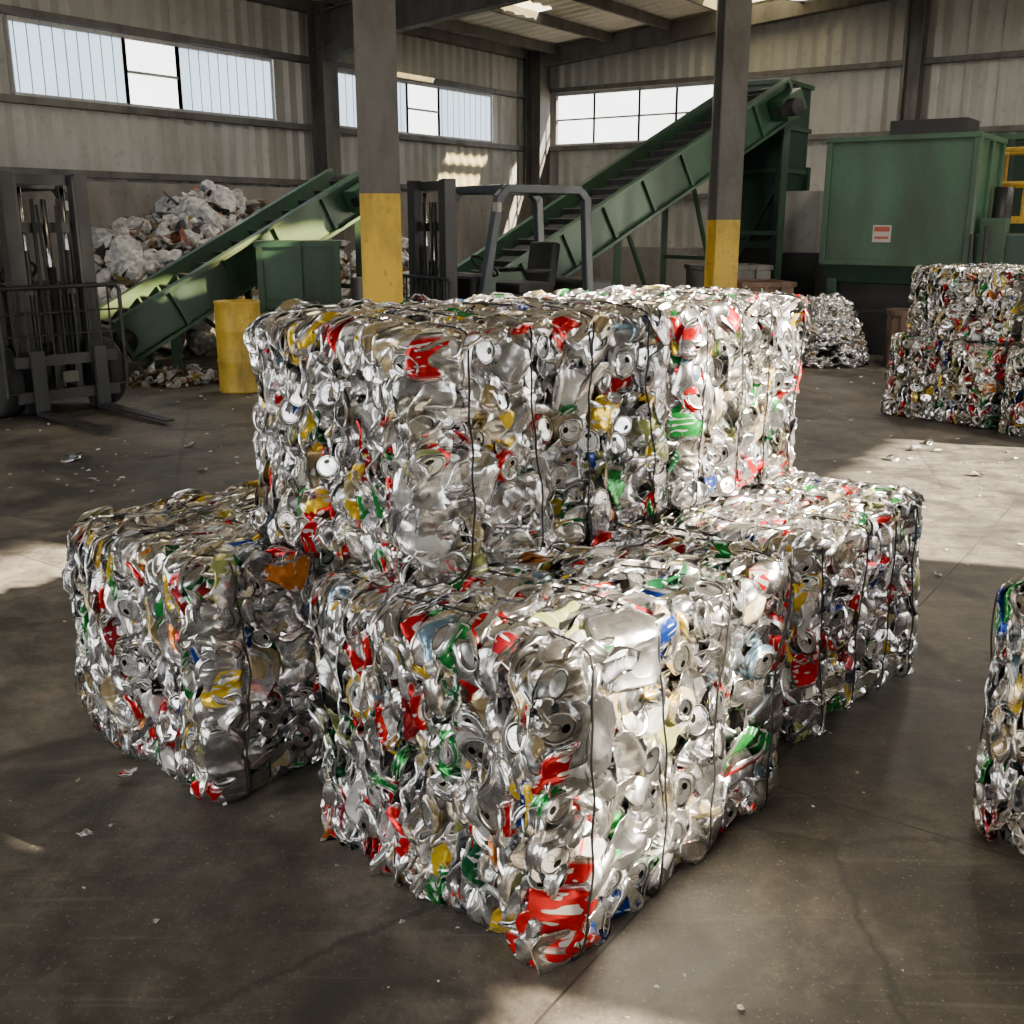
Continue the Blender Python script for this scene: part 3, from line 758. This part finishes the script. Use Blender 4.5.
# ------------------------------------------------------------------ forklift
def forklift(loc, rz, guard):
    e = empty('forklift', loc, rz)
    m = MB()
    for sy in (-1, 1):
        m.box((0, sy * .36, 1.11), (.13, .07, 2.14), 'dsteel'); m.box((.02, sy * .28, 1.10), (.10, .05, 2.1), 'msteel')
        m.box((.06, sy * .34, 1.11), (.03, .12, 2.13), 'dsteel')
        m.cyl((-.03, sy * .20, .2), (-.03, sy * .20, 1.5), .035, 'dsteel'); m.cyl((-.03, sy * .20, 1.5), (-.03, sy * .20, 2.05), .022, 'chrome')
        m.box((.03, sy * .12, 1.2), (.02, .03, 1.5), 'rubber')
    for z in (.25, 1.15, 1.7, 2.12): m.box((-.03, 0, z), (.07, .72, .09), 'dsteel')
    m.cyl((.0, 0, .2), (.0, 0, 1.35), .05, 'dsteel'); m.cyl((.0, 0, 1.35), (0, 0, 1.95), .03, 'chrome')
    m.tube([(.05, .08, .3), (.06, .07, 1.0), (.05, .09, 1.9)], .014, 'rubber'); m.tube([(.05, -.08, .3), (.06, -.06, 1.1), (.05, -.09, 1.9)], .014, 'rubber')
    m.obj('mast', parent=e, bevel=.006)
    m = MB()
    for z in (.2, .52): m.box((.13, 0, z), (.05, .98, .10), 'msteel')
    for y in (-.3, -.1, .1, .3): m.box((.12, y, .36), (.04, .06, .35), 'dsteel')
    m.box((.17, 0, .36), (.03, .14, .1), 'steel')
    # load backrest
    m.tube([(.14, -.58, .22), (.14, -.58, 1.14), (.14, -.54, 1.18), (.14, .54, 1.18), (.14, .58, 1.14), (.14, .58, .22)], .020, 'dsteel')
    for z in (.75, .95): m.cyl((.14, -.58, z), (.14, .58, z), .009, 'dsteel')
    for i in range(9): y = -.46 + .115 * i; m.cyl((.14, y, .55), (.14, y, 1.17), .009, 'dsteel')
    m.cyl((.14, -.58, .24), (.14, .58, .24), .014, 'dsteel')
    m.obj('carriage', parent=e)
    for i, y in enumerate((-.3, .3)):
        m = MB(); m.box((.185, y, .33), (.045, .12, .58), 'msteel')
        m.add([(.17, y - .06, .03), (1.32, y - .045, .03), (1.32, y + .045, .03), (.17, y + .06, .03),
               (.17, y - .06, .075), (1.32, y - .045, .042), (1.32, y + .045, .042), (.17, y + .06, .075)],
              [(0, 3, 2, 1), (4, 5, 6, 7), (0, 1, 5, 4), (1, 2, 6, 5), (2, 3, 7, 6), (3, 0, 4, 7)], 'dsteel')
        m.obj('fork_%d' % (i + 1), parent=e, bevel=.004)
    m = MB()
    m.box((-1.05, 0, .48), (1.5, .86, .56), 'dsteel'); m.box((-1.2, 0, .86), (1.0, .8, .22), 'dsteel')
    m.frustum((-1.95, 0, .2), (.5, 1.04, 0), (-1.9, 0, 1.12), (.42, .94, 0), 'dsteel')
    m.box((-.32, 0, .9), (.14, .8, .6), 'dsteel'); m.box((-.42, 0, 1.15), (.2, .5, .12), 'dsteel')
    m.obj('body', parent=e, bevel=.04)
    m = MB(); m.box((-1.2, 0, 1.03), (.5, .48, .13), 'rubber'); m.box((-1.45, 0, 1.28), (.12, .46, .5), 'rubber', Matrix.Rotation(-.15, 3, 'Y'))
    for y in (-.27, .27): m.box((-1.2, y, 1.22), (.36, .06, .05), 'rubber')
    m.obj('seat', parent=e, bevel=.04)
    m = MB(); m.cyl((-.42, .0, 1.0), (-.66, .0, 1.28), .025, 'dsteel')
    c = Vector((-.66, 0, 1.28)); ax = Vector((-.65, 0, .76)).normalized(); u = Vector((0, 1, 0)); w = ax.cross(u)
    m.tube([c + (u * math.cos(t) + w * math.sin(t)) * .17 for t in [2 * math.pi * i / 18 for i in range(19)]], .015, 'rubber')
    m.cyl(c - u * .16, c + u * .16, .012, 'rubber'); m.obj('steering_wheel', parent=e)
    m = MB()
    for sy in (-1, 1):
        y = sy * .46
        m.beam((-.3, y, .75), (-.55, y, 2.02), .09, .09, guard); m.beam((-1.76, y, .95), (-1.70, y, 2.02), .09, .10, guard)
        m.beam((-.53, y, 1.98), (-.64, y, 2.09), .09, .09, guard); m.beam((-1.71, y, 1.98), (-1.60, y, 2.09), .09, .09, guard)
        m.beam((-.62, y, 2.09), (-1.62, y, 2.09), .09, .09, guard)
    for x in (-.62, -1.62): m.beam((x, -.46, 2.09), (x, .46, 2.09), .09, .09, guard)
    for i in range(5): x = -.78 - .165 * i; m.beam((x, -.46, 2.10), (x, .46, 2.10), .03, .035, guard)
    m.box((-.5, .5, 1.9), (.06, .1, .1), 'sign'); m.obj('overhead_guard', parent=e, bevel=.012)
    k = 0
    for x, r, y in ((-.2, .33, .5), (-1.72, .26, .47)):
        for sy in (-1, 1):
            k += 1; m = MB(); wd = .2
            m.lathe((x, sy * y - wd / 2, r), (0, 1, 0), [(.03, .02), (r * .5, .02), (r * .58, 0), (r * .93, 0), (r, .03), (r, wd - .03), (r * .93, wd), (r * .58, wd), (r * .5, wd - .02), (.03, wd - .02)], 'rubber')
            m.lathe((x, sy * y - wd / 2 - .004, r), (0, 1, 0), [(.001, .01), (r * .5, .01), (r * .5, wd - .002), (.001, wd - .002)], 'bsteel')
            m.obj('wheel_%d' % k, parent=e)
    return e
forklift((-4.25, 10.0, 0), math.radians(-41), 'dsteel')
forklift((-.85, 11.7, 0), math.radians(214), 'bsteel')

# ------------------------------------------------------------------ conveyors
def conveyor(name, p0, p1, width, depth, mat, legs, hopper=False):
    p0 = Vector(p0); p1 = Vector(p1); d = p1 - p0; L = d.length; dn = d.normalized()
    side = Vector((0, 0, 1)).cross(dn).normalized(); up = dn.cross(side)
    e = empty(name, (0, 0, 0))
    m = MB()
    for sg in (-1, 1):
        o = side * sg * width / 2
        m.beam(p0 + o, p1 + o, .03, depth, mat, up)
        for hh in (-.5, .5): m.beam(p0 + o + up * depth * hh + side * sg * .04, p1 + o + up * depth * hh + side * sg * .04, .12, .04, mat, up)
        n = int(L / .7)
        for i in range(n + 1):
            q = p0 + dn * L * i / n + o + side * sg * .035
            m.beam(q - up * depth / 2, q + up * depth / 2, .06, .05, mat, dn)
    m.obj('side_frames', parent=e)
    m = MB()
    m.beam(p0 + up * depth * .12, p1 + up * depth * .12, width - .06, .03, 'rubber', up)
    m.beam(p0 - up * depth * .35, p1 - up * depth * .35, width - .06, .02, 'rubber', up)
    n = int(L / .28)
    for i in range(n):
        q = p0 + dn * L * (i + .5) / n + up * (depth * .12 + .05); m.beam(q - side * (width / 2 - .06), q + side * (width / 2 - .06), .03, .09, 'msteel', up)
    for q in (p0, p1): m.cyl(q - side * (width / 2 + .06), q + side * (width / 2 + .06), depth * .33, 'dsteel')
    m.obj('belt', parent=e)
    m = MB()
    for t in legs:
        q = p0 + d * t - up * depth / 2
        for sg in (-1, 1):
            a = q + side * sg * width / 2; b = Vector((a.x, a.y, 0.0)) ; m.beam(b, a, .09, .09, mat)
            m.box((b.x, b.y, .01), (.2, .2, .02), mat)
        m.beam(q - side * width / 2 + Vector((0, 0, -q.z * .5)), q + side * width / 2 + Vector((0, 0, -q.z * .5)), .06, .06, mat)
        a = q + side * width / 2; m.beam((a.x, a.y, .05), a - dn * min(1., q.z) , .05, .05, mat)
    m.obj('legs', parent=e)
    m = MB(); q = p1 - dn * .3 + side * -(width / 2 + .2)
    m.box(q, (.4, .28, .3), mat, Matrix((dn, side, up)).transposed()); m.cyl(q - dn * .1, q - dn * .1 - side * .3, .12, 'dsteel')
    m.obj('drive_motor', parent=e, bevel=.02)
    return e
conveyor('conveyor', (-4.75, 12.6, .42), (-2.1, 14.9, 2.22), .8, .48, 'green', (.15, .55, .9))
conveyor('conveyor', (-1.2, 13.9, .36), (3.75, 16.9, 3.5), 1.15, .52, 'green', (.15, .45, .75, .97))

# tail hopper beside first conveyor
m = MB()
m.box((0, 0, .78), (.95, .8, 1.46), 'green')
for z in (.1, .8, 1.5): m.box((0, 0, z), (1.02, .87, .07), 'green')
for x in (-.45, 0, .45): m.box((x, -.42, .8), (.07, .05, 1.46), 'green')
m.box((.85, 0, .35), (.7, .7, .7), 'dgreen'); m.cyl((.7, -.2, .7), (.7, -.2, 1.1), .1, 'dsteel')
m.obj('sorting_hopper', (-2.6, 13.3, 0), math.radians(10), bevel=.012)

# yellow drum
m = MB(); R0 = .235; Hh = .95
pr = [(.001, .02), (R0 - .01, .02), (R0, 0), (R0 + .006, .015), (R0, .03)]
for z in (.31, .63): pr += [(R0, z), (R0 + .012, z + .02), (R0, z + .04)]
pr += [(R0, Hh - .03), (R0 + .008, Hh - .015), (R0, Hh), (R0 - .012, Hh), (R0 - .012, Hh - .3), (.001, Hh - .3)]
m.lathe((0, 0, 0), (0, 0, 1), pr, 'yellow', 36); m.obj('steel_drum', (-2.90, 11.35, 0))

# ------------------------------------------------------------------ big green baler (right)
e = empty('baler_machine', (5.47, 15.1, 0), math.radians(-34.7))
m = MB()
m.box((0, 0, 2.0), (1.86, 1.5, 1.6), 'green'); m.box((0, 0, 2.80), (1.96, 1.6, .07), 'green'); m.box((0, 0, 1.22), (1.92, 1.56, .08), 'green')
for x in (-.93, .93): m.box((x, -.76, 2.0), (.08, .06, 1.6), 'green')
for y in (-.7, 0, .7): m.box((.95, y, 2.0), (.06, .08, 1.6), 'green')
m.obj('feed_box', parent=e, bevel=.012)
m = MB(); m.frustum((0, 0, .95), (1.7, 1.3, 0), (0, 0, 1.20), (1.84, 1.48, 0), 'dgreen')
m.obj('feed_funnel', parent=e)
m = MB(); m.box((0, .1, .48), (1.7, 1.3, .95), 'dsteel'); m.box((-.2, -.6, .3), (1.3, .3, .6), 'dsteel'); m.box((1.4, .3, .8), (1.0, 1.2, 1.6), 'dgreen')
for x in (-.8, .8): m.box((x, -.65, .5), (.14, .14, 1.0), 'dgreen')
m.box((.5, -.6, .85), (.5, .1, .3), 'dsteel'); m.obj('press_chamber', parent=e, bevel=.02)
m = MB(); m.box((1.15, -.3, 1.45), (.3, .3, .7), 'green'); m.cyl((1.1, .3, 1.6), (1.1, .3, 2.2), .12, 'dsteel')
m.box((.1, .4, 2.95), (1.0, .7, .26), 'dsteel'); m.cyl((-.3, .5, 2.8), (-.3, .5, 3.1), .12, 'dsteel')
m.tube([(1.1, -.5, 1.7), (1.15, -.7, 1.2), (1.1, -.65, .6)], .03, 'rubber'); m.tube([(.98, -.78, 1.6), (1.02, -.82, .9), (.9, -.7, .3)], .025, 'rubber')
m.obj('hydraulic_unit', parent=e, bevel=.015)
m = MB(); m.box((-.15, -.765, 1.60), (.24, .01, .22), 'sign'); m.box((-.15, -.772, 1.66), (.2, .006, .06), 'signred'); m.box((-.15, -.772, 1.55), (.18, .006, .03), 'signred')
m.obj('warning_sign', parent=e)

# transfer tower at head of big conveyor
e = empty('transfer_tower', (4.0, 17.9, 0), math.radians(-34.7))
m = MB(); m.box((0, 0, 3.15), (1.1, 1.1, 1.3), 'dgreen')
for z in (2.52, 3.15, 3.8): m.box((0, 0, z), (1.18, 1.18, .07), 'green')
m.frustum((0, 0, 1.5), (.8, .8, 0), (0, 0, 2.5), (1.1, 1.1, 0), 'dgreen'); m.obj('chute_housing', parent=e, bevel=.01)
m = MB()
for x in (-.55, .55):
    for y in (-.55, .55): m.box((x, y, 1.3), (.12, .12, 2.6), 'dgreen')
for y in (-.55, .55): m.beam((-.55, y, .3), (.55, y, 2.4), .07, .07, 'dgreen'); m.beam((-.55, y, 1.4), (.55, y, 1.4), .08, .1, 'dgreen')
m.box((0, 0, .75), (1.0, 1.0, 1.5), 'dsteel'); m.obj('support_frame', parent=e)
m = MB(); m.box((1.0, -.5, 1.75), (.6, .8, .9), 'siding'); m.box((1.0, -.5, .65), (.7, .9, 1.3), 'dsteel'); m.obj('control_cabinet', parent=e, bevel=.01)
# second machine body further back
m = MB(); m.box((0, 0, 1.5), (2.2, 1.6, 3.0), 'dgreen'); m.box((0, 0, 3.05), (2.3, 1.7, .1), 'green')
for x in (-1.0, -.35, .35, 1.0): m.box((x, -.83, 1.5), (.1, .08, 3.0), 'dgreen')
m.obj('shredder_machine', (8.1, 18.6, 0), math.radians(-34.7), bevel=.01)

# yellow railed platform
e = empty('access_platform', (7.80, 16.1, 0), math.radians(-34.7))
m = MB(); m.box((0, 0, 1.78), (1.5, 1.0, .10), 'yellow')
for x in (-.7, .7):
    for y in (-.45, .45): m.box((x, y, .88), (.08, .08, 1.76), 'dsteel')
m.obj('deck', parent=e)
m = MB()
for x in (-.7, -.23, .23, .7):
    for y in (-.45, .45): m.cyl((x, y, 1.82), (x, y, 2.75), .034, 'yellow', 10)
for z in (2.28, 2.75):
    for y in (-.45, .45): m.cyl((-.7, y, z), (.7, y, z), .034, 'yellow', 10)
    m.cyl((-.7, -.45, z), (-.7, .45, z), .034, 'yellow', 10)
m.obj('handrail', parent=e)

# rusty scrap bins
def bin_(loc, rz, sx, sy, h, mat):
    m = MB(); t = .03
    for a in (-1, 1): m.box((a * sx / 2, 0, h / 2), (t, sy, h), mat); m.box((0, a * sy / 2, h / 2), (sx, t, h), mat)
    m.box((0, 0, .05), (sx, sy, .06), mat); m.box((0, 0, h * .7), (sx * .95, sy * .95, .03), 'dsteel')
    for a in (-1, 1): m.box((a * sx / 2, 0, h - .03), (.07, sy + .07, .06), mat); m.box((0, a * sy / 2, h - .03), (sx + .07, .07, .06), mat)
    for x in (-.3, 0, .3): m.box((x * sx, -sy / 2 - .02, h / 2), (.05, .04, h), mat)
    m.obj('scrap_bin', loc, rz, bevel=.006)
bin_((5.02, 13.35, 0), math.radians(-14), .6, .5, .70, 'rust')
bin_((3.0, 13.4, 0), math.radians(10), .7, .7, 1.05, 'rust')
bin_((2.9, 14.6, 0), math.radians(10), .9, .7, 1.2, 'steel')

# ------------------------------------------------------------------ light
w = D.worlds.new('world'); SC.world = w; w.use_nodes = True
nt = w.node_tree; bg = nt.nodes['Background']
bg.inputs[0].default_value = (1.0, .985, .96, 1); bg.inputs[1].default_value = 6.0
sun = D.lights.new('sun', 'SUN'); sun.energy = 66.0; sun.angle = math.radians(.8); sun.color = (1.0, .88, .68)
so = D.objects.new('sun', sun); COL.objects.link(so)
so.rotation_euler = Vector((.95, -.30, .55)).to_track_quat('Z', 'Y').to_euler()

# ------------------------------------------------------------------ camera
cd = D.cameras.new('camera'); cd.sensor_width = 36; cd.lens = 36 * 1060 / 1024; cd.clip_end = 200
co = D.objects.new('camera', cd); COL.objects.link(co); co.location = (0, 0, 1.75)
co.rotation_euler = (math.radians(90 - 15.3), 0, 0)
SC.camera = co
